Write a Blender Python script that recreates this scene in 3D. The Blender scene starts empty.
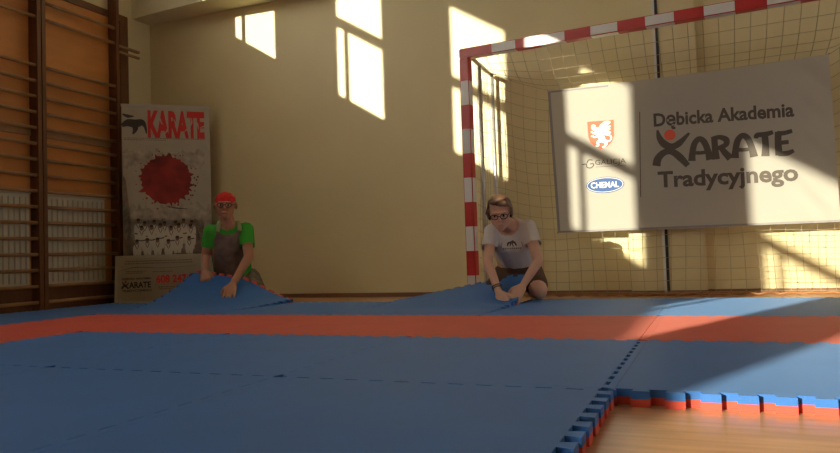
import bpy, bmesh, math, random
from mathutils import Vector, Matrix
random.seed(7)
S = bpy.context.scene
COL = S.collection

# ------------------------------------------------------------------ camera, world, sun, exposure
F_PX, YAW, PITCH, ROLL, CAM_H = 707.1, -0.3910, 0.0385, -0.0333, 0.401
fw = Vector((math.sin(YAW)*math.cos(PITCH), math.cos(YAW)*math.cos(PITCH), math.sin(PITCH)))
rt = Vector((math.cos(YAW), -math.sin(YAW), 0))
up = rt.cross(fw)
rt2 = math.cos(ROLL)*rt + math.sin(ROLL)*up
up2 = -math.sin(ROLL)*rt + math.cos(ROLL)*up
cam = bpy.data.cameras.new('camera'); camo = bpy.data.objects.new('camera', cam); COL.objects.link(camo)
camo.matrix_world = Matrix(((rt2.x, up2.x, -fw.x, 0), (rt2.y, up2.y, -fw.y, 0), (rt2.z, up2.z, -fw.z, CAM_H), (0, 0, 0, 1)))
cam.sensor_fit = 'HORIZONTAL'; cam.sensor_width = 36; cam.lens = F_PX*36/840; cam.clip_start = .02
S.camera = camo

world = bpy.data.worlds.new('World'); S.world = world; world.use_nodes = True
bg = world.node_tree.nodes['Background']
bg.inputs[0].default_value = (.80, .88, 1.0, 1); bg.inputs[1].default_value = 1.0

SUN = Vector((.42, 1.0, -.262)).normalized()
# sky with the bright hazy glow that surrounds a low sun
SKY, GLOW, GPOW = (4.5, 4.85, 5.3), (12.0, 10.2, 6.6), 18
wn = world.node_tree; geo = wn.nodes.new('ShaderNodeTexCoord')
dt = wn.nodes.new('ShaderNodeVectorMath'); dt.operation = 'DOT_PRODUCT'; dt.inputs[1].default_value = tuple(-SUN)
wn.links.new(geo.outputs['Generated'], dt.inputs[0])
mx = wn.nodes.new('ShaderNodeMath'); mx.operation = 'MAXIMUM'; mx.inputs[1].default_value = 0.0; wn.links.new(dt.outputs['Value'], mx.inputs[0])
pw = wn.nodes.new('ShaderNodeMath'); pw.operation = 'POWER'; pw.inputs[1].default_value = GPOW; wn.links.new(mx.outputs[0], pw.inputs[0])
mc = wn.nodes.new('ShaderNodeVectorMath'); mc.operation = 'SCALE'; mc.inputs[0].default_value = GLOW; wn.links.new(pw.outputs[0], mc.inputs['Scale'])
ad = wn.nodes.new('ShaderNodeVectorMath'); ad.operation = 'ADD'; ad.inputs[1].default_value = SKY; wn.links.new(mc.outputs[0], ad.inputs[0])
wn.links.new(ad.outputs[0], bg.inputs[0])
sl = bpy.data.lights.new('sun', 'SUN'); so = bpy.data.objects.new('sun', sl); COL.objects.link(so)
sl.energy = 8.5; sl.color = (1.0, .93, .72); sl.angle = math.radians(.32)
so.rotation_euler = SUN.to_track_quat('-Z', 'Y').to_euler(); so.location = (-12, -14, 8)

vs = S.view_settings
vs.view_transform = 'Standard'; vs.look = 'None'; vs.gamma = 1; vs.use_curve_mapping = False
vs.exposure = 0.0
S.cycles.max_bounces = 10; S.cycles.diffuse_bounces = 6; S.cycles.glossy_bounces = 3
S.cycles.transparent_max_bounces = 12
S.cycles.sample_clamp_indirect = 6
S.cycles.use_denoising = True

# ------------------------------------------------------------------ helpers
def mat(name, col, rough=.6, spec=.5, metal=0.0, bump=0.0, bscale=200.0, var=0.0, vscale=4.0, transl=0.0, sheen=0.0, vstretch=None, sheen_tint=(1, 1, 1)):
    m = bpy.data.materials.new(name); m.use_nodes = True
    nt = m.node_tree; b = nt.nodes['Principled BSDF']
    c = (col[0], col[1], col[2], 1)
    b.inputs['Base Color'].default_value = c
    b.inputs['Roughness'].default_value = rough
    b.inputs['Specular IOR Level'].default_value = spec
    b.inputs['Metallic'].default_value = metal
    if sheen: b.inputs['Sheen Weight'].default_value = sheen; b.inputs['Sheen Roughness'].default_value = .45; b.inputs['Sheen Tint'].default_value = sheen_tint + (1,)
    tc = nt.nodes.new('ShaderNodeTexCoord')
    src = tc.outputs['Object']
    if vstretch:
        mp = nt.nodes.new('ShaderNodeMapping'); mp.inputs['Scale'].default_value = vstretch
        nt.links.new(src, mp.inputs['Vector']); vsrc = mp.outputs['Vector']
    else: vsrc = src
    if var:
        n = nt.nodes.new('ShaderNodeTexNoise'); n.inputs['Scale'].default_value = vscale; n.inputs['Detail'].default_value = 5
        nt.links.new(vsrc, n.inputs['Vector'])
        r = nt.nodes.new('ShaderNodeValToRGB')
        r.color_ramp.elements[0].position = .3; r.color_ramp.elements[1].position = .7
        r.color_ramp.elements[0].color = tuple(x*(1-var) for x in col)+(1,)
        r.color_ramp.elements[1].color = tuple(min(1, x*(1+var)) for x in col)+(1,)
        nt.links.new(n.outputs['Fac'], r.inputs['Fac']); nt.links.new(r.outputs['Color'], b.inputs['Base Color'])
    if bump:
        n = nt.nodes.new('ShaderNodeTexNoise'); n.inputs['Scale'].default_value = bscale; n.inputs['Detail'].default_value = 3
        nt.links.new(src, n.inputs['Vector'])
        bp = nt.nodes.new('ShaderNodeBump'); bp.inputs['Strength'].default_value = bump; bp.inputs['Distance'].default_value = .004
        nt.links.new(n.outputs['Fac'], bp.inputs['Height']); nt.links.new(bp.outputs['Normal'], b.inputs['Normal'])
    if transl:
        t = nt.nodes.new('ShaderNodeBsdfTranslucent'); t.inputs['Color'].default_value = c
        mx = nt.nodes.new('ShaderNodeMixShader'); mx.inputs[0].default_value = transl
        out = nt.nodes['Material Output']
        nt.links.new(b.outputs[0], mx.inputs[1]); nt.links.new(t.outputs[0], mx.inputs[2]); nt.links.new(mx.outputs[0], out.inputs[0])
    return m

def link(name, me, parent=None):
    o = bpy.data.objects.new(name, me); COL.objects.link(o)
    if parent is not None: o.parent = parent
    return o
def empty(name, loc=(0, 0, 0), rz=0.0):
    o = bpy.data.objects.new(name, None); COL.objects.link(o); o.location = loc; o.rotation_euler = (0, 0, rz); o.empty_display_size = .1
    return o
def tag(o, label, cat, group=None, kind=None):
    o['label'] = label; o['category'] = cat
    if group: o['group'] = group
    if kind: o['kind'] = kind
    return o
def finish(name, bm, mats, parent=None, smooth=False):
    bmesh.ops.recalc_face_normals(bm, faces=bm.faces[:])
    me = bpy.data.meshes.new(name); bm.to_mesh(me); bm.free()
    for m in (mats if isinstance(mats, (list, tuple)) else [mats]): me.materials.append(m)
    if smooth:
        for p in me.polygons: p.use_smooth = True
    return link(name, me, parent)
def struct(o):
    o['kind'] = 'structure'; return o
def box(bm, x0, x1, y0, y1, z0, z1, mi=0):
    v = [bm.verts.new((x, y, z)) for x in (x0, x1) for y in (y0, y1) for z in (z0, z1)]
    fs = [(0, 1, 3, 2), (4, 6, 7, 5), (0, 4, 5, 1), (2, 3, 7, 6), (0, 2, 6, 4), (1, 5, 7, 3)]
    out = []
    for f in fs:
        fc = bm.faces.new([v[i] for i in f]); fc.material_index = mi; out.append(fc)
    return v, out
def boxes(name, lst, m, parent=None, bevel=0.0):
    bm = bmesh.new()
    for b in lst: box(bm, *b)
    if bevel: bmesh.ops.bevel(bm, geom=bm.edges[:], offset=bevel, segments=2, affect='EDGES', profile=.7)
    return finish(name, bm, m, parent)
def tube_bm(bm, pts, r, seg=10, caps=True, mi=0):
    pts = [Vector(p) for p in pts]; n = len(pts); rings = []
    rr = r if isinstance(r, (list, tuple)) else [r]*n
    prev = None
    for i, p in enumerate(pts):
        d = (pts[min(i+1, n-1)] - pts[max(i-1, 0)]).normalized()
        if prev is None:
            a = Vector((0, 0, 1)) if abs(d.z) < .9 else Vector((1, 0, 0))
            u = d.cross(a).normalized()
        else: u = (prev - d*prev.dot(d)).normalized()
        prev = u; w = d.cross(u)
        rings.append([bm.verts.new(p + (u*math.cos(2*math.pi*k/seg) + w*math.sin(2*math.pi*k/seg))*rr[i]) for k in range(seg)])
    for i in range(n-1):
        for k in range(seg):
            f = bm.faces.new((rings[i][k], rings[i][(k+1) % seg], rings[i+1][(k+1) % seg], rings[i+1][k])); f.smooth = True; f.material_index = mi
    if caps:
        bm.faces.new(rings[0][::-1]).material_index = mi; bm.faces.new(rings[-1]).material_index = mi
def tube(name, pts, r, m, parent=None, seg=10):
    bm = bmesh.new(); tube_bm(bm, pts, r, seg); return finish(name, bm, m, parent)
def prism(bm, poly, z0, z1, mi_side=0, mi_top=0):
    a = [bm.verts.new((x, y, z0)) for x, y in poly]; b = [bm.verts.new((x, y, z1)) for x, y in poly]
    n = len(poly)
    bm.faces.new(a[::-1]).material_index = mi_side; bm.faces.new(b).material_index = mi_top
    for i in range(n):
        bm.faces.new((a[i], a[(i+1) % n], b[(i+1) % n], b[i])).material_index = mi_side

# ------------------------------------------------------------------ materials
M = {}
M['wall'] = mat('pale_yellow_paint', (.71, .605, .335), .45, .4, bump=.15, bscale=60, var=.03, vscale=1.5)
M['ceil'] = mat('cream_ceiling_paint', (.72, .66, .46), .8)
M['floor'] = mat('honey_wood_floor', (.60, .33, .155), .30, .5, var=.16, vscale=3, vstretch=(1.2, 14, 1))
M['base'] = mat('brown_skirting', (.22, .10, .045), .5)
M['bluemat'] = mat('blue_foam', (.035, .16, .49), .50, .30, sheen=.16, sheen_tint=(.45, .7, 1.0), bump=.35, bscale=420, var=.05, vscale=5)
M['redmat'] = mat('red_foam', (.70, .095, .06), .55, .25, sheen=.16, sheen_tint=(1.0, .5, .4), bump=.35, bscale=420, var=.05, vscale=5)
M['redpaint'] = mat('red_gloss_paint', (.50, .02, .02), .3)
M['whitepaint'] = mat('white_gloss_paint', (.72, .70, .66), .3)
M['steel'] = mat('galvanised_tube', (.55, .53, .50), .35, metal=.6)
M['net'] = mat('net_cord', (.42, .34, .20), .8, .2)
M['wood'] = mat('dark_stained_wood', (.15, .055, .02), .5, var=.2, vscale=6, vstretch=(8, 8, 1))
M['rung'] = mat('rung_wood', (.34, .19, .085), .45, var=.15, vscale=8)
M['panel'] = mat('orange_brown_board', (.58, .23, .06), .45, var=.12, vscale=2, vstretch=(1, 1, 3))
M['radiator'] = mat('white_radiator', (.60, .55, .42), .4)
M['winframe'] = mat('white_window_frame', (.8, .8, .78), .4)
M['banner'] = mat('white_banner_cloth', (.57, .54, .47), .7, .3, transl=.33, bump=.1, bscale=40)
M['hem'] = mat('grey_banner_hem', (.28, .26, .25), .7)
M['ink'] = mat('dark_brown_ink', (.055, .042, .035), .7)
M['orange'] = mat('orange_red_ink', (.85, .14, .07), .7)
M['blueink'] = mat('blue_ink', (.04, .10, .27), .7)
M['whiteink'] = mat('white_ink', (.82, .80, .76), .7)
M['poster'] = mat('offwhite_poster', (.45, .40, .30), .5, var=.06, vscale=6)
M['smoke'] = mat('smoky_grey_brown_ink', (.22, .16, .12), .6, var=.5, vscale=9)
M['redink'] = mat('red_ink', (.62, .03, .025), .6)
M['splash'] = mat('dark_red_splash_ink', (.27, .018, .014), .6, var=.6, vscale=5)
M['alu'] = mat('aluminium', (.5, .48, .45), .35, metal=.7)
M['black'] = mat('black_plastic', (.02, .018, .016), .4)
M['grayline'] = mat('dark_joint', (.03, .028, .025), .6)

# ------------------------------------------------------------------ the room
XL, YB, ZC = -5.75, 6.15, 6.0
XR, YF = 6.5, -15.5
struct(boxes('floor', [(XL, XR, YF, YB, -.12, 0)], M['floor']))
struct(boxes('wall_back', [(XL-.1, XR+.1, YB, YB+.12, 0, ZC)], M['wall']))
RW = (1.6, 3.6)                                                  # unseen window opening in the right wall, added for fill light
segs = [(XR, XR+.12, YF, RW[0], 0, ZC), (XR, XR+.12, RW[1], YB, 0, ZC), (XR, XR+.12, RW[0], RW[1], 0, 1.0), (XR, XR+.12, RW[0], RW[1], 3.0, ZC)]
struct(boxes('wall_right', segs, M['wall']))
struct(boxes('window_7', [(XR+.02, XR+.08, 2.56, 2.64, 1.0, 3.0), (XR+.02, XR+.08, RW[0], RW[1], 2.2, 2.28)], M['winframe']))
struct(boxes('wall_front', [(XL-.1, XR+.1, YF-.12, YF, 0, ZC)], M['wall']))
struct(boxes('ceiling', [(XL-.1, XR+.1, YF-.1, YB+.1, ZC, ZC+.12)], M['ceil']))
# left wall with six high windows; (near y, far y)
WINS = [(2.20, 3.36), (-.70, .46), (-3.60, -2.40), (-6.42, -5.20), (-10.08, -8.45), (-12.95, -11.65)]
WZ0, WZ1, WT = 3.50, 4.97, .06
k24 = WT/.42
def sill(b): return 3.43 if b == -8.45 else (3.58 if b == -2.40 else WZ0)
segs = []; y = YF
for a, b in sorted(WINS):
    a2 = a - k24
    segs.append((XL-WT, XL, y, a2, 0, ZC)); segs.append((XL-WT, XL, a2, b, 0, sill(b))); segs.append((XL-WT, XL, a2, b, WZ1, ZC)); y = b
segs.append((XL-WT, XL, y, YB, 0, ZC))
struct(boxes('wall_left', segs, M['wall']))
for i, (a, b) in enumerate(sorted(WINS)):
    a2 = a - k24
    fr = []
    t = .04
    fr.append((XL-t, XL, a2, b, 4.20, 4.29))                       # transom
    m0 = b-.27
    if b > -11: fr.append((XL-t, XL, m0-.03, m0, sill(b), 4.20))        # mullion of the lower lights
    struct(boxes('window_%d' % (i+1), fr, M['winframe']))
# soffit over the left part of the back wall
bm = bmesh.new()
prism(bm, [(-5.75, 5.885), (-4.688, 5.80), (-3.4, 5.70), (-3.4, YB), (-5.75, YB)], 3.07, 3.6)
struct(finish('trim_1', bm, M['ceil']))
# pilaster in the back wall
struct(boxes('wall_pilaster', [(-.628, -.05, 6.03, YB, 0, ZC)], M['wall']))
struct(boxes('trim_2', [(-.352, -.330, 6.016, 6.03, 0, ZC)], M['grayline']))
struct(boxes('trim_3', [(-.372, -.352, 6.012, 6.03, 0, ZC)], M['whitepaint']))
struct(boxes('baseboard_back', [(XL, -.628, YB-.018, YB, 0, .04), (-.05, XR, YB-.018, YB, 0, .04), (-.628, -.05, 6.012, 6.03, 0, .04)], M['base']))
# wood panelling on the left wall, with a darker frame
struct(boxes('trim_4', [(XL, XL+.02, 1.5, 5.68, 0, 2.98)], M['panel']))
struct(boxes('trim_5', [(XL, XL+.035, 5.68, 5.79, 0, 3.05), (XL, XL+.035, 1.5, 5.68, 2.98, 3.05), (XL, XL+.03, 1.5, 5.68, 0, .22)], M['wood']))

struct(boxes('trim_6', [(XL+.02, XL+.04, 1.5, 5.68, 1.60, 1.68)], M['rung']))

# ------------------------------------------------------------------ puzzle mats
X0, PX, Y0 = -.264, .975, 2.858
T = .04
PITCH_T = PX/12
AMP = .017
def seam(t, n=12, L=1.0):
    """dovetail profile along a seam of length L: list of (t, offset)"""
    out = []; p = L/n
    for k in range(n):
        a = k*p
        out += [(a+p*.29, -AMP), (a+p*.21, AMP), (a+p*.79, AMP), (a+p*.71, -AMP)]
    return out
def mat_poly(x0, x1, y0, y1, g):
    """g = gaps on (left, right, front, rear)"""
    pts = []
    for t, o in seam(0, 12, x1-x0): pts.append((x0+t, y0+o+(g[2] if o < 0 else .0006)))
    for t, o in seam(0, 12, y1-y0): pts.append((x1+o-.0006, y0+t))
    for t, o in reversed(seam(0, 12, x1-x0)): pts.append((x0+t, y1+o-.0006))
    for t, o in reversed(seam(0, 12, y1-y0)): pts.append((x0+o+(g[0] if o < 0 else .0006), y0+t))
    return pts
def make_mat(x0, x1, y0, y1, red, g=(.0012,)*4, lift=None, rot=0.0):
    cx, cy = (x0+x1)/2, (y0+y1)/2
    bm = bmesh.new()
    poly = [(x-cx, y-cy) for x, y in mat_poly(x0, x1, y0, y1, g)]
    n = len(poly)
    lv = [[bm.verts.new((x, y, z)) for x, y in poly] for z in (0, T*.5, T)]
    top, bot = (1, 0) if red else (0, 1)
    bm.faces.new(lv[0][::-1]).material_index = bot
    bm.faces.new(lv[2]).material_index = top
    for i in range(n):
        j = (i+1) % n
        bm.faces.new((lv[0][i], lv[0][j], lv[1][j], lv[1][i])).material_index = bot
        bm.faces.new((lv[1][i], lv[1][j], lv[2][j], lv[2][i])).material_index = top
    for ax, c in ((0, (x0-x1)/2+.03), (0, (x1-x0)/2-.03), (1, (y0-y1)/2+.03), (1, (y1-y0)/2-.03)):
        no = Vector((1, 0, 0)) if ax == 0 else Vector((0, 1, 0))
        bmesh.ops.bisect_plane(bm, geom=bm.verts[:]+bm.edges[:]+bm.faces[:], plane_co=no*c, plane_no=no, dist=1e-6)
    if lift is lift_left:
        no = Vector((0, 1, 0)); bmesh.ops.bisect_plane(bm, geom=bm.verts[:]+bm.edges[:]+bm.faces[:], plane_co=no*((y1-y0)/2-.012), plane_no=no, dist=1e-6)
    if lift:
        for ax, lo, hi in ((0, -.5, .5), (1, -.5, .5)):
            for k in range(1, 24):
                c = lo + (hi-lo)*k/24
                no = Vector((1, 0, 0)) if ax == 0 else Vector((0, 1, 0))
                bmesh.ops.bisect_plane(bm, geom=bm.verts[:]+bm.edges[:]+bm.faces[:], plane_co=no*c, plane_no=no, dist=1e-5)
    if lift is lift_left:       # red border teeth along the lifted edge
        for f in bm.faces:
            if f.calc_center_median().y > (y1-y0)/2 - .0115: f.material_index = 1
    if lift:
        for v in bm.verts:
            dz, dy = lift(v.co.x+cx, v.co.y+cy)
            v.co.z += dz; v.co.y += dy
    o = finish('puzzle_mat', bm, [M['bluemat'], M['redmat']])
    o.location = (cx, cy, 0); o.rotation_euler = (0, 0, rot)
    return o
def sm(t): t = max(0, min(1, t)); return t*t*(3-2*t)
def lift_left(x, y):
    u = (x - (X0-4*PX))/PX                      # 0 left .. 1 right
    rear = .215 if u < .0 else .215 - .04*sm(u/.5) - .155*sm((u-.42)/.62)
    v = max(0, (y-(Y0+1))/1.0)
    return rear*(max(0, v-.2)/.8)**2.0, -.03*v*rear/.2
def lift_mid(x, y):
    u = (x - (X0-2*PX))/PX
    rear = .015 + .13*min(1, max(0, u*1.12))
    v = max(0, (y-(Y0+1))/1.0)
    d = 1.0
    # pressed down under the hands at the right edge
    d = 1 - .93*math.exp(-(((x+1.30)/.12)**2 + ((y-4.55)/.16)**2))
    return rear*(max(0, v-.42)/.58)**1.4*d, 0
ROWN = {1: 'in the rear row', 0: 'in the second row from the back', -1: 'in the third row from the back', -2: 'in the nearest row'}
def col_words(c):
    return {-5: 'farthest left', -4: 'second from the left', -3: 'third from the left', -2: 'fourth from the left',
            -1: 'fifth, left of bare floor', 0: 'behind the bare floor', 1: 'cut by right photo edge'}[c]
G = .0026
for row in (1, 0, -1, -2):
    for c in range(-5, 2):
        if row == -2 and (c >= 0 or c < -3): continue
        if row == -1 and c == -5: continue
        x0, y0 = X0 + c*PX, Y0 + row
        red = (row == 0 and c >= -4) or (c == -4 and row < 0)
        g = [G]*4
        if row == -1 and c == 0: g[0] = .013
        if row == 0 and c == 0: g[0] = .004
        if row == -1: g[2] = .008
        if row == 0: g[2] = .0025
        lift = None
        if row == 1 and c == -4: lift = lift_left
        if row == 1 and c == -2: lift = lift_mid
        o = make_mat(x0, x0+PX, y0, y0+1+((.29 if c > -2 else .10) if row == 1 else 0), red, g, lift)
        colr = 'red' if red else 'blue'
        if lift is lift_left: lab = 'blue puzzle mat with red underside lifted by the man in red bandana'
        elif lift is lift_mid: lab = 'blue puzzle mat with raised right corner under the kneeling woman\'s arms'
        else: lab = '%s foam puzzle mat, %s, %s' % (colr, ROWN[row], col_words(c))
        tag(o, lab, 'mat', '%s puzzle mats on the floor' % colr)

# ------------------------------------------------------------------ wall bars and radiators
RZ = [.075+.1443*k for k in range(16)] + [2.69, 2.85]
def wall_bars(y0, y1, label):
    t = tag(empty('wall_bars', (XL, (y0+y1)/2, 0)), label, 'wall bars', 'wooden wall bars on the left wall')
    t['group'] = 'wooden wall bars on the left wall'
    h = (y1-y0)/2
    for s in (-1, 1):
        boxes('upright', [(.022, .135, min(s*h, s*(h-.04)), max(s*h, s*(h-.04)), 0, 3.3)], M['wood'], t, .004)
    for z in RZ:
        bm = bmesh.new(); tube_bm(bm, [(0.105, -h+.03, z), (.105, h-.03, z)], .017, 10)
        for v in bm.verts: v.co.x = .105 + (v.co.x-.105)*.8
        finish('rung', bm, M['rung'], t)
    return t
wb1 = wall_bars(4.645, 5.57, 'dark wooden wall bars nearest the corner, behind the karate stand')
wb2 = wall_bars(3.71, 4.635, 'dark wooden wall bars cut off by the left edge of the photo')
boxes('bracket', [(.10, .13, .46, .75, 2.66, 2.685), (.10, .13, .46, .75, 2.60, 2.62)], M['rung'], wb1)
def radiator(y0, y1, label):
    t = tag(empty('radiator', (XL+.02, (y0+y1)/2, 0)), label, 'radiator', 'white ribbed radiators behind the wall bars')
    h = (y1-y0)/2
    boxes('panel', [(.005, .03, -h, h, .22, 1.06)], M['radiator'], t, .004)
    n = int((y1-y0)/.055)
    bm = bmesh.new()
    for k in range(n):
        yy = -h + (k+.5)*(2*h/n); box(bm, .03, .046, yy-.018, yy+.018, .25, 1.03)
    bmesh.ops.bevel(bm, geom=bm.edges[:], offset=.005, segments=2, affect='EDGES')
    finish('ribs', bm, M['radiator'], t)
    boxes('top_grille', [(.005, .05, -h-.004, h+.004, 1.06, 1.075)], M['radiator'], t)
radiator(4.72, 5.42, 'white ribbed radiator behind the wall bars nearest the corner')
radiator(3.6, 4.56, 'white ribbed radiator behind the leftmost wall bars')

# ------------------------------------------------------------------ flat printing helpers (text and marks as thin meshes)
def text_shape(txt, bold=0.0):
    cu = bpy.data.curves.new('t', 'FONT'); cu.body = txt; cu.offset = bold; cu.resolution_u = 3
    o = bpy.data.objects.new('t', cu); COL.objects.link(o)
    dg = bpy.context.evaluated_depsgraph_get(); dg.update()
    me = bpy.data.meshes.new_from_object(o.evaluated_get(dg))
    v = [(p.co.x, p.co.y) for p in me.vertices]; f = [tuple(p.vertices) for p in me.polygons]
    bpy.data.objects.remove(o); bpy.data.curves.remove(cu); bpy.data.meshes.remove(me)
    return v, f
CAPH = max(y for x, y in text_shape('H')[0])
class Print:
    """collects 2-D shapes (u, v, material index) and lays them on a surface with place(u, v) -> point"""
    def __init__(s): s.v = []; s.f = []; s.m = []
    def poly(s, pts, m=0):
        b = len(s.v); s.v += list(pts); s.f.append(tuple(range(b, b+len(pts)))); s.m.append(m)
    def text(s, txt, u0, u1, base, cap, m=0, bold=0.0, slope=0.0):
        v, f = text_shape(txt, bold); b = len(s.v)
        xa = min(p[0] for p in v); xb = max(p[0] for p in v)
        for x, y in v:
            u = u0 + (x-xa)/(xb-xa)*(u1-u0); s.v.append((u, base + y/CAPH*cap + slope*(u-u0)))
        for q in f: s.f.append(tuple(i+b for i in q)); s.m.append(m)
    def stroke(s, pts, w, m=0, sub=6):
        pts = [Vector(p) for p in pts]; n = len(pts)
        ws = w if isinstance(w, (list, tuple)) else [w]*n
        out = []
        for i in range(n-1):
            p0 = pts[max(i-1, 0)]; p1 = pts[i]; p2 = pts[i+1]; p3 = pts[min(i+2, n-1)]
            for k in range(sub):
                t = k/sub
                q = .5*((2*p1) + (p2-p0)*t + (2*p0-5*p1+4*p2-p3)*t*t + (3*p1-p0-3*p2+p3)*t**3)
                out.append((q, ws[i]*(1-t)+ws[i+1]*t))
        out.append((pts[-1], ws[-1]))
        L = []; R = []
        for i, (q, ww) in enumerate(out):
            d = (out[min(i+1, len(out)-1)][0] - out[max(i-1, 0)][0]).normalized(); nn = Vector((-d.y, d.x))
            L.append(tuple(q+nn*ww/2)); R.append(tuple(q-nn*ww/2))
        b = len(s.v); s.v += L + R; k = len(L)
        for i in range(k-1): s.f.append((b+i, b+k+i, b+k+i+1, b+i+1)); s.m.append(m)
    def disc(s, c, ru, rv, m=0, n=28, jitter=0.0, rot=0.0):
        R = (1.0, .66, .33) if ru > .05 else (1.0,)
        pt = lambda r, i: (c[0]+r*ru*math.cos(2*math.pi*i/n+rot), c[1]+r*rv*math.sin(2*math.pi*i/n+rot))
        for a, b in zip(R[:-1], R[1:]):
            for i in range(n): s.poly([pt(a, i), pt(a, i+1), pt(b, i+1), pt(b, i)], m)
        s.poly([pt(R[-1], i) for i in range(n)], m)
    def build(s, name, mats, place, parent=None):
        me = bpy.data.meshes.new(name)
        me.from_pydata([place(u, v) for u, v in s.v], [], s.f)
        for m in mats: me.materials.append(m)
        for p, i in zip(me.polygons, s.m): p.material_index = i
        return link(name, me, parent)

# ------------------------------------------------------------------ handball goal
GX, GY, GR = -1.865, 5.49, math.radians(-5)
goal = tag(empty('handball_goal', (GX, GY, 0), GR), 'red and white striped handball goal with net at the back wall', 'goal')
def w2g(p):
    x, y = p[0]-GX, p[1]-GY
    return Vector((x*math.cos(GR)+y*math.sin(GR), -x*math.sin(GR)+y*math.cos(GR), p[2]))
def striped(name, length, first, axis, place, swap=False):
    """square bar along z or x with 20 cm stripes; first stripe `first` long and red"""
    bm = bmesh.new(); a = 0.0; k = 0
    while a < length-1e-6:
        b = min(length, a + (first if k == 0 else .2))
        if length - b < .12: b = length
        if axis == 'x': box(bm, a, b, 0, .08, 0, .08, k % 2)
        else: box(bm, 0, .08, 0, .08, length-b, length-a, k % 2)
        a = b; k += 1
    bmesh.ops.remove_doubles(bm, verts=bm.verts[:], dist=1e-5)
    inner = [f for f in bm.faces if all(len(e.link_faces) > 2 for e in f.edges)]
    bmesh.ops.delete(bm, geom=inner, context='FACES')
    long_e = [e for e in bm.edges if len(e.link_faces) == 2 and e.calc_face_angle(0) > 1]
    bmesh.ops.bevel(bm, geom=long_e, offset=.006, segments=2, affect='EDGES')
    o = finish(name, bm, [M['redpaint'], M['whitepaint']], goal)
    o.location = place; return o
striped('post', 2.0, .19, 'z', (0, 0, 0)); striped('post', 2.0, .19, 'z', (3.08, 0, 0))
striped('crossbar', 3.16, .29, 'x', (0, 0, 2.0))
gz = 2.0
for sx in (0, 1):
    X = -1.79 if sx == 0 else 1.19
    y0 = 5.56 if sx == 0 else 5.30
    yb = 6.10
    tube('top_tube', [w2g((X, y0, 2.03)), w2g((X, y0+.10, 2.02)), w2g((X+.02, yb, 1.985))], .018, M['steel'], goal)
    tube('support_tube', [w2g((X, 5.80, 0.0)), w2g((X, 5.80, 2.0))], .017, M['steel'], goal)
    tube('rear_tube', [w2g((X+.03, yb-.02, 0.0)), w2g((X+.03, yb-.02, 1.985))], .016, M['steel'], goal)
    tube('base_tube', [w2g((X, y0, .02)), w2g((X, yb, .02))], .018, M['steel'], goal)
def topz(x):
    if x < -1.2: return 1.755 + .235*((-1.2-x)/.56)**1.3
    if x > .87: return 1.775 + .21*min(1, (x-.87)/.33)
    return 1.755 + .01*(x+1.2) - .012*math.sin((x+1.2)/2.07*math.pi)
NET_Y = 5.965
bm = bmesh.new()
rn = random.Random(3)
def strand(pts): tube_bm(bm, [w2g(p) for p in pts], .0019, 4, caps=False)
xs = [-1.76+.104*i for i in range(29)]
nz = 19
def back(x, v, i=0, j=0):
    z = .03 + (topz(x)-.03)*v
    bulge = .05*math.sin(v*math.pi)*math.sin((x+1.76)/2.95*math.pi)
    return (x + .012*math.sin(7*v+x*5), min(6.0, NET_Y + .02*math.sin(3*x+4*v) + .015), z - .02*math.sin(x*9+v*3)*(1-v)*v*2)
for i, x in enumerate(xs): strand([back(x, v/24) for v in range(25)])
for j in range(nz+1): strand([back(xs[0]+(xs[-1]-xs[0])*k/56, j/nz) for k in range(57)])
# net roof, from the crossbar back to the top of the rear net
def roof(x, t):
    yb0 = GY + (x-GX)*math.tan(GR) + .085
    b = back(x, 1); y = yb0 + (b[1]-yb0)*t
    return (x, y, 2.01 + (b[2]-2.01)*t - .05*math.sin(t*math.pi))
for x in xs: strand([roof(x, k/8) for k in range(9)])
for t in (0, .2, .4, .6, .8): strand([roof(xs[0]+(xs[-1]-xs[0])*k/56, t) for k in range(57)])
for X in (-1.77, 1.17):
    y0 = 5.57 if X < 0 else 5.31
    for k in range(1, 6):
        y = y0 + (5.98-y0)*k/6; strand([(X+.01*math.sin(v), y, .03+1.96*v/16) for v in range(17)])
    for j in range(19): strand([(X, y0+(5.98-y0)*k/8, .03+1.96*j/18-.02*math.sin(k/8*math.pi)) for k in range(9)])
finish('net', bm, M['net'], goal)
M['rope'] = mat('brown_rope', (.36, .16, .06), .9)
tube('bottom_rope', [w2g((-1.7+.05*i, 5.93+.02*math.sin(i*1.7), .018+.006*math.sin(i*2.3))) for i in range(58)], .009, M['rope'], goal, 8)

# ------------------------------------------------------------------ banner tied to the net
BY = 5.925
BT = [(-1.23, 1.743), (.854, 1.769), (.871, .53), (-1.194, .536)]      # corners tl, tr, br, bl
def bdisp(x, z):
    return 0.003*math.sin(7*x+2.5*z) + .003*math.sin(4*z+1.3*x) + .012*math.exp(-((x-.75)/.12)**2)*math.sin((z+x)*22)
ban = tag(empty('banner', (-.18, BY, 1.15)), 'large white cloth banner with karate academy lettering tied to the goal net', 'banner')
def on_ban(off):
    return lambda u, v: (u+.18, bdisp(u, v)-off, v-1.15)
bm = bmesh.new(); NU, NV = 90, 48; g = []
for j in range(NV+1):
    row = []
    for i in range(NU+1):
        a, b = i/NU, j/NV
        tl, tr, br, bl = BT
        x = (1-b)*((1-a)*tl[0]+a*tr[0]) + b*((1-a)*bl[0]+a*br[0]); z = (1-b)*((1-a)*tl[1]+a*tr[1]) + b*((1-a)*bl[1]+a*br[1])
        z += -.012*math.sin(a*math.pi)*(1-b) + .006*math.sin(a*9)*b
        row.append(bm.verts.new(on_ban(0)(x, z)))
    g.append(row)
for j in range(NV):
    for i in range(NU): bm.faces.new((g[j][i], g[j][i+1], g[j+1][i+1], g[j+1][i])).smooth = True
sheet = finish('cloth', bm, M['banner'], ban)
pr = Print()
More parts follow.
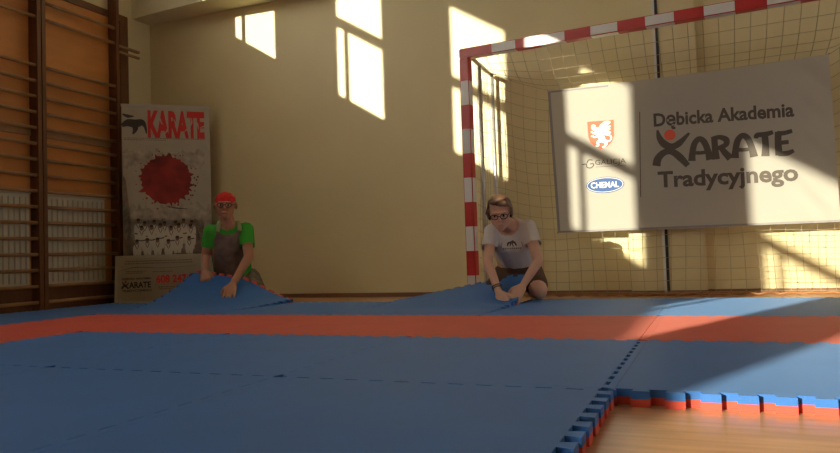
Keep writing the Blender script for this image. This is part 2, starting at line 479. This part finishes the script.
def edge(a, b, w, n=24):
    for k in range(n):
        t0, t1 = k/n, (k+1)/n
        p = (a[0]+(b[0]-a[0])*t0, a[1]+(b[1]-a[1])*t0); q = (a[0]+(b[0]-a[0])*t1, a[1]+(b[1]-a[1])*t1)
        pr.stroke([p, q], w, 0, 1)
edge((BT[0][0]+.011, BT[0][1]-.01), (BT[3][0]+.011, BT[3][1]+.01), .022)
edge((BT[3][0], BT[3][1]+.009), (BT[2][0], BT[2][1]+.009), .016)
edge((BT[0][0], BT[0][1]-.012), (BT[0][0]+.5, BT[0][1]-.018), .014)
pr.build('hem', [M['hem']], on_ban(.0025), ban)
P1 = Print()
P1.text('Dębicka Akademia', -.39, .608, 1.357, .098, 0, .03, -.022)
P1.text('Tradycyjnego', -.378, .612, .868, .118, 0, .03, -.014)
# ARATE in flared art letters
def glyph(ch, x, w, z0, h, sl):
    Wd = .046
    def q(pts, wd): P1.stroke([(x+a*w, z0+b*h+sl*(x+a*w)) for a, b in pts], wd)
    if ch == 'A':
        q([(.06, 0), (.10, .35), (.22, .75), (.45, .95), (.68, .80), (.84, .40), (.92, 0)], [Wd*1.2, Wd, Wd, Wd*.9, Wd, Wd, Wd*1.25]); q([(.12, .36), (.5, .33), (.88, .36)], [.03, .028, .03])
    if ch == 'R':
        q([(.16, 0), (.13, .5), (.12, 1.0)], [Wd*1.2, Wd, Wd]); q([(.05, .93), (.42, .95), (.72, .82), (.68, .60), (.2, .46)], [.03, .036, Wd, .04, .03]); q([(.42, .52), (.62, .28), (.90, 0)], [.036, Wd, Wd*1.2])
    if ch == 'T':
        q([(0, .78), (.06, .92), (.5, .93), (.95, 1.0)], [.03, .036, .04, .03]); q([(.48, .95), (.50, .5), (.46, 0)], [Wd, Wd, Wd*1.25])
    if ch == 'E':
        q([(.14, 0), (.12, .5), (.16, 1.0)], [Wd*1.1, Wd, Wd]); q([(.1, .93), (.5, .93), (.92, 1.0)], [.036, .034, .03]); q([(.12, .52), (.7, .54)], [.034, .03]); q([(.1, .07), (.55, .06), (.95, .16)], [.036, .04, .026])
xx = -.128
for ch, w in (('A', .165), ('R', .150), ('A', .165), ('T', .135), ('E', .135)):
    glyph(ch, xx, w-.012, 1.055, .178, -.012); xx += w-.003
# striding figure that stands for the K
P1.stroke([(-.365, 1.325), (-.352, 1.262), (-.318, 1.208), (-.262, 1.182), (-.205, 1.205), (-.128, 1.278)], [.012, .044, .058, .05, .05, .016])
P1.stroke([(-.385, 1.038), (-.368, 1.098), (-.318, 1.142), (-.262, 1.142), (-.205, 1.092), (-.15, 1.022)], [.062, .058, .05, .05, .056, .04])
P1.stroke([(-.493, 1.484), (-.505, 1.14), (-.515, .798)], .006)
P1.stroke([(-.97, 1.095), (-.935, 1.096), (-.93, 1.070), (-.90, 1.062), (-.878, 1.078), (-.878, 1.095), (-.905, 1.095)], .008)
P1.stroke([(-.93, 1.102), (-.915, 1.128), (-.882, 1.126)], .008)
P1.text('GALICJA', -.862, -.618, 1.083, .040, 0, 0, -.01)
P1.stroke([(-.86, 1.066), (-.62, 1.060)], .003)
M['letter'] = mat('haze_lightened_brown_lettering', (.105, .085, .065), .7)  # brown ink with veiling haze put into its colour, so lighter than the ink
P1.build('lettering', [M['letter']], on_ban(.003), ban)
pd = Print(); pd.disc((-.273, 1.276), .043, .043); pd.build('red_dot', [M['orange']], on_ban(.0045), ban)
# coat of arms
pc = Print()
pc.poly([(-.912, 1.446), (-.699, 1.440), (-.703, 1.31), (-.722, 1.262), (-.76, 1.228), (-.806, 1.210), (-.852, 1.230), (-.892, 1.270), (-.908, 1.32)], 0)
crest = pc.build('crest_shield', [M['orange']], on_ban(.003), ban)
pg = Print()
pg.stroke([(-.845, 1.402), (-.865, 1.405), (-.862, 1.385), (-.838, 1.372), (-.815, 1.335), (-.795, 1.29), (-.775, 1.262)], [.012, .028, .03, .04, .055, .05, .02])
pg.stroke([(-.815, 1.345), (-.795, 1.385), (-.76, 1.415), (-.725, 1.425)], [.03, .05, .045, .01])
for k in range(4): pg.stroke([(-.79+.004*k, 1.372-.014*k), (-.735-.004*k, 1.388-.022*k), (-.722-.004*k, 1.392-.022*k)], [.014, .014, .004])
pg.stroke([(-.82, 1.34), (-.86, 1.345), (-.885, 1.362)], [.022, .016, .01])
pg.stroke([(-.82, 1.325), (-.858, 1.312), (-.872, 1.325), (-.885, 1.318)], [.02, .015, .012, .008])
pg.stroke([(-.80, 1.285), (-.835, 1.265), (-.828, 1.242), (-.852, 1.238)], [.034, .022, .016, .01])
pg.stroke([(-.785, 1.275), (-.765, 1.252), (-.782, 1.228), (-.80, 1.226)], [.03, .022, .014, .01])
pg.stroke([(-.772, 1.278), (-.738, 1.270), (-.722, 1.30), (-.742, 1.325), (-.73, 1.345)], [.016, .012, .012, .014, .02])
pg.build('griffin', [M['whiteink']], on_ban(.006), crest)
po = Print(); po.disc((-.791, .914), .153, .066, 0, 40); oval = po.build('oval_badge', [M['blueink']], on_ban(.003), ban)
po = Print()
for k in range(40):
    a, b = 2*math.pi*k/40, 2*math.pi*(k+1)/40
    po.poly([(-.791+ru*math.cos(t), .914+rv*math.sin(t)) for t, ru, rv in ((a, .146, .060), (b, .146, .060), (b, .141, .056), (a, .141, .056))])
po.text('CHEMAL', -.905, -.68, .894, .045, 0, .02, -.014)
po.build('badge_lettering', [M['whiteink']], on_ban(.006), oval)
for x, z in (BT[0], BT[1], BT[2], BT[3]):
    bm = bmesh.new(); tube_bm(bm, [(x+.18, 0.0, z-1.15), (x+.18+.01*(1 if x > 0 else -1), .045, z-1.15+.012)], .005, 6); finish('tie', bm, M['hem'], ban)

# ------------------------------------------------------------------ roll-up stand and vinyl sign in front of it
SA = math.radians(41)
st = tag(empty('roll_up_stand', (-5.485, 5.45, 0), SA), 'tall roll up poster stand with red karate heading in the left corner', 'banner stand')
boxes('sheet', [(0, .857, 0, .003, .06, 2.01)], M['poster'], st)
boxes('top_rail', [(-.005, .862, -.008, .012, 2.0, 2.025)], M['alu'], st, .003)
boxes('base', [(-.01, .867, -.03, .10, .0, .06)], M['alu'], st, .01)
boxes('pole', [(.42, .44, .012, .03, .06, 2.01)], M['alu'], st)
onst = lambda off: (lambda u, v: (u, -off, v))
pk = Print()
# smoky band, darker lower left corner
rs = random.Random(11)
def rag(x0, x1, z0, z1, m, n=40, j=.03):
    top = [(x0+(x1-x0)*i/n, z1+rs.uniform(-j, j)) for i in range(n+1)]; bot = [(x0+(x1-x0)*i/n, z0+rs.uniform(-j, j)) for i in range(n+1)]
    for i in range(n): pk.poly([bot[i], bot[i+1], top[i+1], top[i]], m)
M['haze'] = mat('pale_smoke_ink', (.40, .34, .26), .6, var=.35, vscale=14)
rag(.004, .80, 1.38, 1.54, 0, 40, .035)
rag(.004, .853, .66, .98, 0, 40, .05)
rag(.06, .78, .47, .83, 1, 30, .03)
pk.poly([(.004, .48), (.10, .48), (.08, .7), (.06, .95), (.03, 1.25), (.004, 1.3)], 1)
pk.build('smoke_print', [M['haze'], M['smoke']], onst(.0012), st)
pk = Print()
pk.text('KARATE', .248, .806, 1.700, .248, 0, .05)
pk.build('heading', [M['redink']], onst(.002), st)
pk = Print()
for (x, z, l, a) in ((.33, 1.93, .12, -1.1), (.41, 1.72, .10, 1.2), (.50, 1.88, .13, -1.3), (.60, 1.75, .09, .9), (.70, 1.9, .13, -1.2), (.76, 1.80, .07, .4), (.66, 1.80, .1, 1.4)):
    pk.stroke([(x, z), (x+l*.5*math.cos(a)+.01, z+l*.5*math.sin(a)), (x+l*math.cos(a), z+l*math.sin(a))], [.003, .016, .004])
pk.build('heading_scratches', [M['poster']], onst(.003), st)
pk = Print()   # brush figure at the upper left
pk.stroke([(.004, 1.80), (.06, 1.83), (.13, 1.825), (.19, 1.835), (.222, 1.80), (.236, 1.725)], [.03, .075, .085, .07, .03, .012])
pk.stroke([(.12, 1.82), (.13, 1.77), (.105, 1.715)], [.07, .05, .01])
pk.stroke([(.01, 1.92), (.06, 1.90), (.12, 1.90)], [.01, .035, .006])
pk.build('brush_figure', [M['ink']], onst(.002), st)
pk = Print(); pk.stroke([(.42, .975), (.52, .955), (.62, .948)], [.004, .012, .004])
pk.build('brush_stroke', [M['ink']], onst(.003), st)
pk = Print()
for z, u0, u1 in ((1.672, .02, .80), (1.655, .02, .42)):
    x = u0
    while x < u1: l = rs.uniform(.01, .03); pk.poly([(x, z), (x+l, z), (x+l, z+.007), (x, z+.007)]); x += l + .006
pk.build('small_print', [M['smoke']], onst(.002), st)
pk = Print()   # red sun of splashed ink
n = 90; pts = []
for i in range(n):
    a = 2*math.pi*i/n; r = 1 + rs.uniform(-.05, .04) + (.12 if rs.random() < .16 else 0)
    pts.append((.418+.245*r*math.cos(a), 1.25+.247*r*math.sin(a)))
for i in range(n): pk.poly([(.418, 1.25), pts[i], pts[(i+1) % n]])
for k in range(40):
    a = rs.uniform(0, 6.28); r = rs.uniform(1.04, 1.3); s_ = rs.uniform(.003, .012)
    pk.disc((.418+.245*r*math.cos(a), 1.25+.247*r*math.sin(a)), s_, s_, 0, 7)
pk.build('red_sun', [M['splash']], onst(.002), st)
# group of karate pupils in white suits (printed)
pf = Print()
M['gi'] = mat('printed_white_suit', (.62, .57, .46), .6); M['face'] = mat('printed_faces', (.24, .12, .07), .6)
rows = [(.79, [.13, .20, .29, .40, .50, .58, .66]), (.735, [.17, .26, .34, .45, .54, .64]), (.60, [.13, .22, .32, .42, .52, .62])]
for ri, (zt, us) in enumerate(rows):
    for u in us:
        u += rs.uniform(-.012, .012); z = zt + rs.uniform(-.02, .02); h = .21 if ri < 2 else .125
        pf.poly([(u-.018, z), (u+.018, z), (u+.037, z-.022), (u+.041, z-.07), (u+.032, z-h), (u+.003, z-h), (u, z-h*.72), (u-.003, z-h), (u-.032, z-h), (u-.041, z-.07), (u-.037, z-.022)], 0)
        pf.disc((u, z+.022), .018, .025, 1, 10); pf.disc((u, z+.038), .019, .014, 2, 8)
        pf.stroke([(u-.018, z), (u, z-.05), (u+.018, z)], .006, 2, 2)
        if ri < 2: pf.stroke([(u-.035, z-.10), (u, z-.106), (u+.035, z-.098)], .011, 2, 2)
pf.v = [(a, b) for a, b in pf.v]
order = pf.build('pupils_photo', [M['gi'], M['face'], M['ink']], onst(.0022), st)
for i, v in enumerate(order.data.vertices): v.co.y -= i*.0000012
# vinyl sign
sg = tag(empty('vinyl_sign', (-5.484, 5.32, 0), SA), 'low white sign with phone number propped before the roll up stand', 'sign')
def sy(u, v): return -.02 + .035*(v/.475) + .004*math.sin(u*9+v*14)
bm = bmesh.new(); g = []
for j in range(15):
    g.append([bm.verts.new((u, sy(u, v), v)) for u, v in ((-.0+.83*i/30+.012*(j/14), .478*j/14) for i in range(31))])
for j in range(14):
    for i in range(30): bm.faces.new((g[j][i], g[j][i+1], g[j+1][i+1], g[j+1][i])).smooth = True
bmesh.ops.solidify(bm, geom=bm.faces[:], thickness=.004)
M['sign'] = mat('white_vinyl_sign', (.62, .56, .43), .5)
finish('sheet', bm, M['sign'], sg)
onsg = lambda off: (lambda u, v: (u, sy(u, v)-off, v))
pv = Print()
pv.text('DĘBICKA AKADEMIA', .07, .345, .237, .020, 0, .03)
pv.text('ARATE', .135, .340, .156, .056, 0, .035)
pv.stroke([(.075, .222), (.088, .196), (.112, .185), (.135, .212)], [.006, .016, .016, .006])
pv.stroke([(.070, .152), (.088, .178), (.108, .172), (.132, .150)], [.018, .016, .016, .014])
pv.text('TRADYCYJNEGO', .07, .345, .118, .022, 0, .03)
pv.build('lettering', [M['ink']], onsg(.006), sg)
pv = Print(); pv.text('608 247 9', .389, .745, .198, .072, 0, .035)
pv.build('phone_number', [M['redink']], onsg(.006), sg)
pv = Print(); pv.disc((.106, .217), .011, .011, 0, 12); pv.build('red_dot', [M['redink']], onsg(.007), sg)
pv = Print()
for z, u0, u1 in ((.415, .10, .74), (.392, .10, .74), (.315, .11, .30), (.298, .11, .27), (.305, .36, .55), (.15, .41, .56), (.13, .41, .56)):
    x = u0
    while x < u1: l = rs.uniform(.006, .022); pv.poly([(x, z), (x+l, z), (x+l, z+.009), (x, z+.009)]); x += l + .007
pv.stroke([(.03, .32), (.2, .36), (.45, .345), (.78, .36)], [.002, .006, .004, .002]); pv.disc((.62, .145), .022, .022, 0, 14)
pv.build('small_print', [M['smoke']], onsg(.006), sg)
#@@PEOPLE
# ------------------------------------------------------------------ people
def ell(c, r): return (Vector(c), Vector((r, r, r)) if isinstance(r, (int, float)) else Vector(r))
_t = bmesh.new(); bmesh.ops.create_icosphere(_t, subdivisions=2, radius=1); ICO = [v.co.copy() for v in _t.verts]; _t.free()
def add_hull(bm, ells, rot=None):
    for c, r in ells:
        for q in ICO:
            p = Vector((q.x*r.x, q.y*r.y, q.z*r.z)) + c
            bm.verts.new(rot @ p if rot else p)
    bmesh.ops.convex_hull(bm, input=bm.verts[:])
    bmesh.ops.delete(bm, geom=[v for v in bm.verts if not v.link_faces], context='VERTS')
def remeshed(name, parts, material, parent, voxel=.006, smooth=3, cut=None):
    """parts: list of ('chain', [(p, r), ...]) or ('hull', [(p, r), ...]) grown into one continuous surface"""
    big = []
    for p in parts:
        kind, lst = p[0], [ell(c, r) for c, r in p[1]]; rot = p[2] if len(p) > 2 else None
        if kind == 'hull': big.append((lst, rot))
        else:
            for a, b in zip(lst[:-1], lst[1:]): big.append(([a, b], rot))
    me = bpy.data.meshes.new(name+'_raw'); bm = bmesh.new()
    for lst, rot in big:
        b2 = bmesh.new(); add_hull(b2, lst, rot)
        bmesh.ops.recalc_face_normals(b2, faces=b2.faces[:])
        t = bpy.data.meshes.new('t'); b2.to_mesh(t); b2.free(); bm.from_mesh(t); bpy.data.meshes.remove(t)
    bm.to_mesh(me); bm.free()
    o = bpy.data.objects.new(name+'_raw', me); COL.objects.link(o)
    m = o.modifiers.new('r', 'REMESH'); m.mode = 'VOXEL'; m.voxel_size = voxel; m.use_smooth_shade = True
    if smooth: q = o.modifiers.new('s', 'SMOOTH'); q.iterations = smooth; q.factor = .5
    dg = bpy.context.evaluated_depsgraph_get(); dg.update()
    me2 = bpy.data.meshes.new_from_object(o.evaluated_get(dg)); me2.name = name
    bpy.data.objects.remove(o); bpy.data.meshes.remove(me)
    if cut:
        bm = bmesh.new(); bm.from_mesh(me2)
        bmesh.ops.delete(bm, geom=[v for v in bm.verts if cut(v.co)], context='VERTS'); bm.to_mesh(me2); bm.free()
    me2.materials.clear()
    for mm in (material if isinstance(material, (list, tuple)) else [material]): me2.materials.append(mm)
    for p in me2.polygons: p.use_smooth = True
    return link(name, me2, parent)
def head_parts(c, Rh, slim=1.0):
    c = Vector(c); X = Matrix.Translation(c) @ Rh.to_4x4()
    H = lambda lst: ('hull', lst, X)
    k = slim
    return [H([((0, .014, .030), (.074*k, .093, .088))]),
            H([((0, -.028, .004), (.062*k, .055, .062)), ((0, -.056, -.088), (.026, .026, .022)), ((-.036*k, -.008, -.060), (.024, .030, .026)), ((.036*k, -.008, -.060), (.024, .030, .026))]),
            H([((0, -.084, .022), .008), ((0, -.103, -.016), (.014, .013, .010))]),
            H([((-.040, -.072, .036), (.016, .012, .008)), ((0, -.082, .038), (.012, .010, .008))]), H([((.040, -.072, .036), (.016, .012, .008)), ((0, -.082, .038), (.012, .010, .008))]),
            H([((-.012, -.082, -.050), (.012, .010, .008)), ((.012, -.082, -.050), (.012, .010, .008))]),
            H([((-.074*k, .006, .004), (.012, .020, .032))]), H([((.074*k, .006, .004), (.012, .020, .032))])], X
def hand_parts(wrist, d, n, thumb_side, curl=.35, spread=.10, s=1.0):
    """palm, four unequal bent fingers and a thumb; d = finger direction, n = out of the back of the hand"""
    d = Vector(d).normalized(); n = Vector(n); n = (n - d*n.dot(d)).normalized(); w = d.cross(n)*thumb_side
    W = Vector(wrist); parts = []
    kn = W + d*.085*s
    parts.append(('hull', [(W + d*.01, .023*s), (W + d*.03+w*.018*s, .019*s), (W+d*.03-w*.018*s, .018*s), (kn + w*.030*s, .0125*s), (kn - w*.030*s, .0115*s)]))
    for i, (off, L) in enumerate(((.030, .072), (.010, .080), (-.011, .074), (-.031, .058))):
        dirv = (d + w*off*spread*30*.35).normalized(); p = W + d*.08*s + w*off*s; ch = [(p, .0100*s)]
        ang = curl*.6
        for seg, fr in enumerate((.45, .32, .26)):
            v = dirv*math.cos(ang) - n*math.sin(ang); p = p + v*L*fr*s; ch.append((p, (.0092, .0083, .0070)[seg]*s)); ang += curl
        parts.append(('chain', ch))
    t0 = W + d*.028*s + w*.022*s; t1 = t0 + (d*.6 + w*.75 - n*.25).normalized()*.036*s; t2 = t1 + (d*.9 + w*.3 - n*.35).normalized()*.030*s
    t3 = t2 + (d*.95 - n*.3).normalized()*.022*s
    parts.append(('chain', [(t0, .015*s), (t1, .0115*s), (t2, .0098*s), (t3, .0078*s)]))
    return parts
def glasses(parent, X, m):
    bm = bmesh.new()
    for sx in (-1, 1):
        tube_bm(bm, [X @ Vector((sx*.033+.025*math.cos(a), -.094+.010*abs(math.cos(a))*(1 if sx*math.cos(a) > 0 else -.2), .012+.018*math.sin(a))) for a in [2*math.pi*k/16 for k in range(17)]], .0028, 6)
        tube_bm(bm, [X @ Vector((sx*.058, -.086, .016)), X @ Vector((sx*.078, -.03, .016)), X @ Vector((sx*.080, .01, .014))], .0024, 6)
    tube_bm(bm, [X @ Vector((-.010, -.096, .016)), X @ Vector((0, -.100, .019)), X @ Vector((.010, -.096, .016))], .0024, 6)
    return finish('glasses', bm, m, parent)
def eyes(parent, X):
    for sx in (-1, 1):
        bm = bmesh.new(); r = bmesh.ops.create_uvsphere(bm, u_segments=12, v_segments=8, radius=.0115)
        for v in bm.verts: v.co = X @ (v.co*1.0 + Vector((sx*.031, -.0725, .014)))
        for f in bm.faces: f.smooth = True; f.material_index = 1 if (X.inverted() @ f.calc_center_median()).y < -.0805 else 0
        finish('eye', bm, [M['eyewhite'], M['black']], parent)
M['eyewhite'] = mat('eye_white', (.36, .31, .27), .3)
M['skin'] = mat('tanned_skin', (.46, .22, .13), .5, .35, var=.08, vscale=12)
M['skinw'] = mat('fair_skin', (.66, .37, .25), .5, .35, var=.06, vscale=12)
M['green'] = mat('green_tee', (.06, .38, .04), .85, .2, bump=.3, bscale=60)
M['apron'] = mat('grey_brown_vest', (.19, .135, .11), .9, .2, var=.3, vscale=14)
M['strap'] = mat('pale_green_strap', (.34, .36, .18), .85, .2)
M['bandana'] = mat('red_bandana', (.60, .02, .02), .7, .3, var=.25, vscale=40)
M['camo'] = mat('camouflage_shorts', (.20, .17, .13), .9, .2, var=.5, vscale=22)
M['tee'] = mat('white_tee', (.66, .60, .56), .85, .2, bump=.3, bscale=50)
M['shorts'] = mat('brown_shorts', (.115, .062, .038), .9, .2, bump=.3, bscale=40)
M['hair'] = mat('short_brown_hair', (.115, .058, .03), .55, .4, bump=.5, bscale=120, var=.35, vscale=40)
M['sock'] = mat('grey_sock', (.45, .38, .32), .9, .2)
M['brace'] = mat('dark_bracelet', (.03, .02, .02), .6)

# ---- man kneeling behind the lifted mat
man = tag(empty('person', (-3.82, 4.97, 0), math.radians(37.7)), 'man in red bandana and green shirt kneeling behind the lifted blue mat', 'person')
hp, HX = head_parts((-.025, 0, .862), Matrix.Rotation(.10, 3, 'X') @ Matrix.Rotation(-.08, 3, 'Z'), 1.22)
shL, shR = (-.148, .07, .650), (.145, .06, .660)
elL, wrL = (-.195, .14, .45), (-.205, .03, .315)
elR, wrR = (.158, -.09, .42), (.02, -.315, .205)
def arm_cut(p, a, b, frac):
    a, b = Vector(a), Vector(b); n = (b-a); L = n.length; n /= L; v = p-a; t = v.dot(n)
    return t > frac*L and (v-n*t).length < .085
body = hp + [
    ('chain', [((-.022, .022, .80), .056), ((0, .055, .70), .062)]),
    ('hull', [((-.112, .07, .650), .055), ((.112, .065, .656), .055), ((0, .06, .69), (.08, .055, .045)), ((0, .12, .50), (.15, .10, .09)), ((.01, .20, .36), (.145, .11, .09)), ((.03, .28, .24), (.16, .12, .10))]),
    ('chain', [(shL, .056), (elL, .042), (wrL, .028)]), ('chain', [(shR, .056), (elR, .042), (wrR, .028)]),
    ('chain', [((-.08, .30, .22), .085), ((-.15, .04, .085), .062), ((-.11, .42, .06), .048), ((-.10, .52, .045), .038)]),
    ('chain', [((.15, .30, .22), .085), ((.215, .04, .09), .062), ((.17, .42, .06), .048), ((.16, .52, .045), .038)]),
    ('chain', [((-.10, .50, .045), .036), ((-.10, .57, .03), .026)]), ('chain', [((.16, .50, .045), .036), ((.16, .57, .03), .026)])]
body += hand_parts(wrL, (.05, -.62, -.70), (-.2, -.70, .60), -1, .5, .10, 1.1)
body += hand_parts(wrR, (-.22, -.82, -.52), (0, -.50, .86), 1, .10, .28, 1.18)
remeshed('body', body, M['skin'], man, .0052, 2)
def cut_man(p):
    if arm_cut(p, shL, elL, .62) or arm_cut(p, shR, elR, .62): return True
    return (p-Vector((-.01, .01, .74))).length < .080 or p.z < .25
torso_shell = ('hull', [((-.112, .07, .650), .062), ((.112, .065, .656), .062), ((0, .06, .69), (.088, .062, .052)), ((0, .12, .50), (.160, .112, .095)), ((.01, .20, .36), (.156, .122, .095)), ((.03, .28, .26), (.17, .132, .08))])
remeshed('green_shirt', [torso_shell, ('chain', [(shL, .068), (elL, .060)]), ('chain', [(shR, .068), (elR, .060)])], M['green'], man, .007, 3, cut_man)
def cut_vest(p):
    return abs(p.x - .0) > .128 - max(0, p.z-.58)*.35 or (p-Vector((-.01, .0, .73))).length < .110 or p.z < .22 or p.z > .69
grow = ('hull', [(c, (Vector((r, r, r)) if isinstance(r, float) else Vector(r)) + Vector((.006, .007, .006))) for c, r in torso_shell[1]])
remeshed('vest', [grow], M['apron'], man, .007, 3, cut_vest)
for sx in (-1, 1):
    remeshed('strap', [('chain', [((sx*.090, -.008, .655), (.020, .008, .012)), ((sx*.084, .02, .708), (.020, .010, .010)), ((sx*.078, .09, .735), (.020, .016, .008))])], M['strap'], man, .005, 1)
remeshed('shorts', [('hull', [((.03, .28, .25), (.178, .14, .09)), ((-.08, .30, .20), .10), ((.14, .30, .20), .10)]), ('chain', [((-.08, .29, .21), .098), ((-.15, .07, .10), .078)]), ('chain', [((.165, .28, .225), .105), ((.225, .07, .11), .085)])], M['camo'], man, .007, 3)
remeshed('bandana', [('hull', [((0, .014, .036), (.094, .101, .091))], HX), ('hull', [((0, .112, .03), (.02, .015, .016))], HX), ('chain', [((0, .115, .03), .010), ((.02, .128, -.03), .012)], HX)], M['bandana'], man, .005, 2,
         lambda p: (lambda q: q.z < .050 + .35*q.y*(1 if q.y < .0 else -.35) + .0 and q.y < .095)(HX.inverted() @ p))
glasses(man, HX, M['black']); eyes(man, HX)

# ---- woman kneeling beside the goal post
wom = tag(empty('person', (-1.38, 4.80, 0), math.radians(16.3)), 'woman in white shirt and glasses kneeling by the goal post', 'person')
WR = Matrix.Rotation(-.10, 3, 'Y') @ Matrix.Rotation(.42, 3, 'X') @ Matrix.Rotation(-.12, 3, 'Z')
hp, WX = head_parts((0.012, .0, .664), WR, 1.13)
shL, shR = (-.052, .13, .540), (.212, .13, .562)
elL, wrL = (-.088, -.02, .335), (-.020, -.135, .128)
elR, wrR = (.262, -.02, .320), (.150, -.105, .165)
hipL, hipR = (.05, .42, .23), (.22, .42, .23)
knL, knR = (-.06, .10, .105), (.262, .06, .115)
body = hp + [
    ('chain', [((0.016, .045, .625), .054), ((.075, .115, .575), .058)]),
    ('hull', [((-.024, .14, .538), .046), ((.188, .14, .558), .048), ((.085, .13, .605), (.06, .046, .034)), ((.095, .17, .43), (.125, .095, .075)), ((.125, .28, .33), (.115, .09, .08)), ((.135, .40, .25), (.150, .115, .095))]),
    ('chain', [(shL, .047), (elL, .036), (wrL, .025)]), ('chain', [(shR, .048), (elR, .037), (wrR, .025)]),
    ('chain', [(hipL, .085), (knL, .058), ((-.02, .42, .095), .046), ((-.01, .55, .08), .034), ((-.01, .63, .065), .024)]),
    ('chain', [(hipR, .090), (knR, .064), ((.25, .22, .108), .058), ((.24, .44, .097), .048), ((.235, .56, .08), .034), ((.235, .64, .065), .024)])]
body += hand_parts(wrL, (.38, -.35, -.85), (-.25, -.85, .25), -1, .75, .10, 1.05)
body += hand_parts(wrR, (-.50, -.50, -.62), (.05, -.60, .75), 1, .40, .12, 1.05)
remeshed('body', body, M['skinw'], wom, .0050, 2)
def cut_wom(p):
    if arm_cut(p, shL, elL, .58) or arm_cut(p, shR, elR, .52): return True
    return (p-Vector((.06, .045, .60))).length < .092 or (p.y > .30 and p.z < .20)
tee = remeshed('tee_shirt', [('hull', [((-.024, .14, .538), .054), ((.188, .14, .558), .056), ((.085, .13, .605), (.07, .052, .040)), ((.095, .165, .43), (.136, .104, .082)), ((.125, .27, .33), (.130, .105, .085)), ((.135, .36, .29), (.150, .11, .075))]),
     ('chain', [(shL, .060), (elL, .056)]), ('chain', [(shR, .062), (elR, .058)])], M['tee'], wom, .0065, 3, cut_wom)
remeshed('shorts', [('hull', [((.135, .40, .25), (.162, .125, .105)), ((.05, .42, .22), .095), ((.22, .42, .22), .10), ((.13, .28, .27), (.12, .08, .05))]),
     ('chain', [(hipL, .098), ((-.04, .14, .135), .080)]), ('chain', [(hipR, .104), ((.252, .15, .150), .086)]), ('hull', [(hipL, .08), (hipR, .08), ((.0, .2, .15), .06), ((.22, .2, .16), .06)])], M['shorts'], wom, .007, 3)
for x in (-.01, .235):
    remeshed('sock', [('chain', [((x, .50, .088), .043), ((x, .56, .082), .040), ((x, .645, .070), .030)])], M['sock'], wom, .006, 2)
remeshed('hair', [('hull', [((0, .018, .042), (.092, .106, .096))], WX), ('hull', [((-.076, .0, .01), (.020, .05, .05)), ((-.05, .06, -.01), (.03, .05, .05))], WX), ('hull', [((.076, .0, .015), (.020, .045, .05)), ((.05, .06, -.01), (.03, .05, .05))], WX),
     ('chain', [((-.01, -.050, .112), .020), ((-.055, -.048, .085), .018), ((-.084, -.026, .02), .016)], WX), ('chain', [((.0, -.050, .114), .018), ((.045, -.050, .095), .018), ((.082, -.026, .045), .015)], WX), ('hull', [((.02, -.02, .125), (.05, .05, .022))], WX)],
     M['hair'], wom, .005, 2, lambda p: (lambda q: q.y < -.018 and q.z < .082 - .25*q.x and abs(q.x) < .078)(WX.inverted() @ p))
glasses(wom, WX, M['black']); eyes(wom, WX)
bm = bmesh.new()
for k, r in ((.10, .031), (.16, .032)):
    c = Vector(wrL).lerp(Vector(elL), k); ax = (Vector(elL)-Vector(wrL)).normalized(); u = ax.orthogonal().normalized(); w = ax.cross(u)
    tube_bm(bm, [c + (u*math.cos(2*math.pi*i/20)+w*math.sin(2*math.pi*i/20))*r for i in range(21)], .0035, 6, caps=False)
finish('bracelet', bm, M['brace'], wom)
# dark print on the chest of the shirt
from mathutils.bvhtree import BVHTree
bmt = bmesh.new(); bmt.from_mesh(tee.data); bvh = BVHTree.FromBMesh(bmt)
def on_tee(u, v):
    h = bvh.ray_cast(Vector((u, -1, v)), Vector((0, 1, 0)))
    return (u, (h[0].y if h[0] else .1) - .003, v)
pt = Print()
c = (.085, .452)
pt.stroke([(c[0]-.030, c[1]-.018), (c[0]-.022, c[1]+.004), (c[0]-.006, c[1]+.006), (c[0], c[1]+.018)], [.008, .014, .012, .010])
pt.stroke([(c[0]+.034, c[1]-.016), (c[0]+.022, c[1]+.006), (c[0]+.008, c[1]+.010), (c[0]+.012, c[1]+.022)], [.008, .014, .012, .010])
pt.stroke([(c[0]-.012, c[1]-.020), (c[0]-.004, c[1]+.004)], [.006, .010]); pt.stroke([(c[0]+.012, c[1]-.022), (c[0]+.004, c[1]+.004)], [.006, .010])
for k in range(9): pt.stroke([(c[0]-.06+.015*k, c[1]-.040), (c[0]-.052+.015*k, c[1]-.030)], .006, 0, 2)
pt.stroke([(c[0]-.075, c[1]-.03), (c[0]-.066, c[1]+.01)], .003, 0, 3); pt.stroke([(c[0]+.082, c[1]-.03), (c[0]+.072, c[1]+.01)], .003, 0, 3)
pt.build('shirt_print', [M['ink']], on_tee, tee); bmt.free()
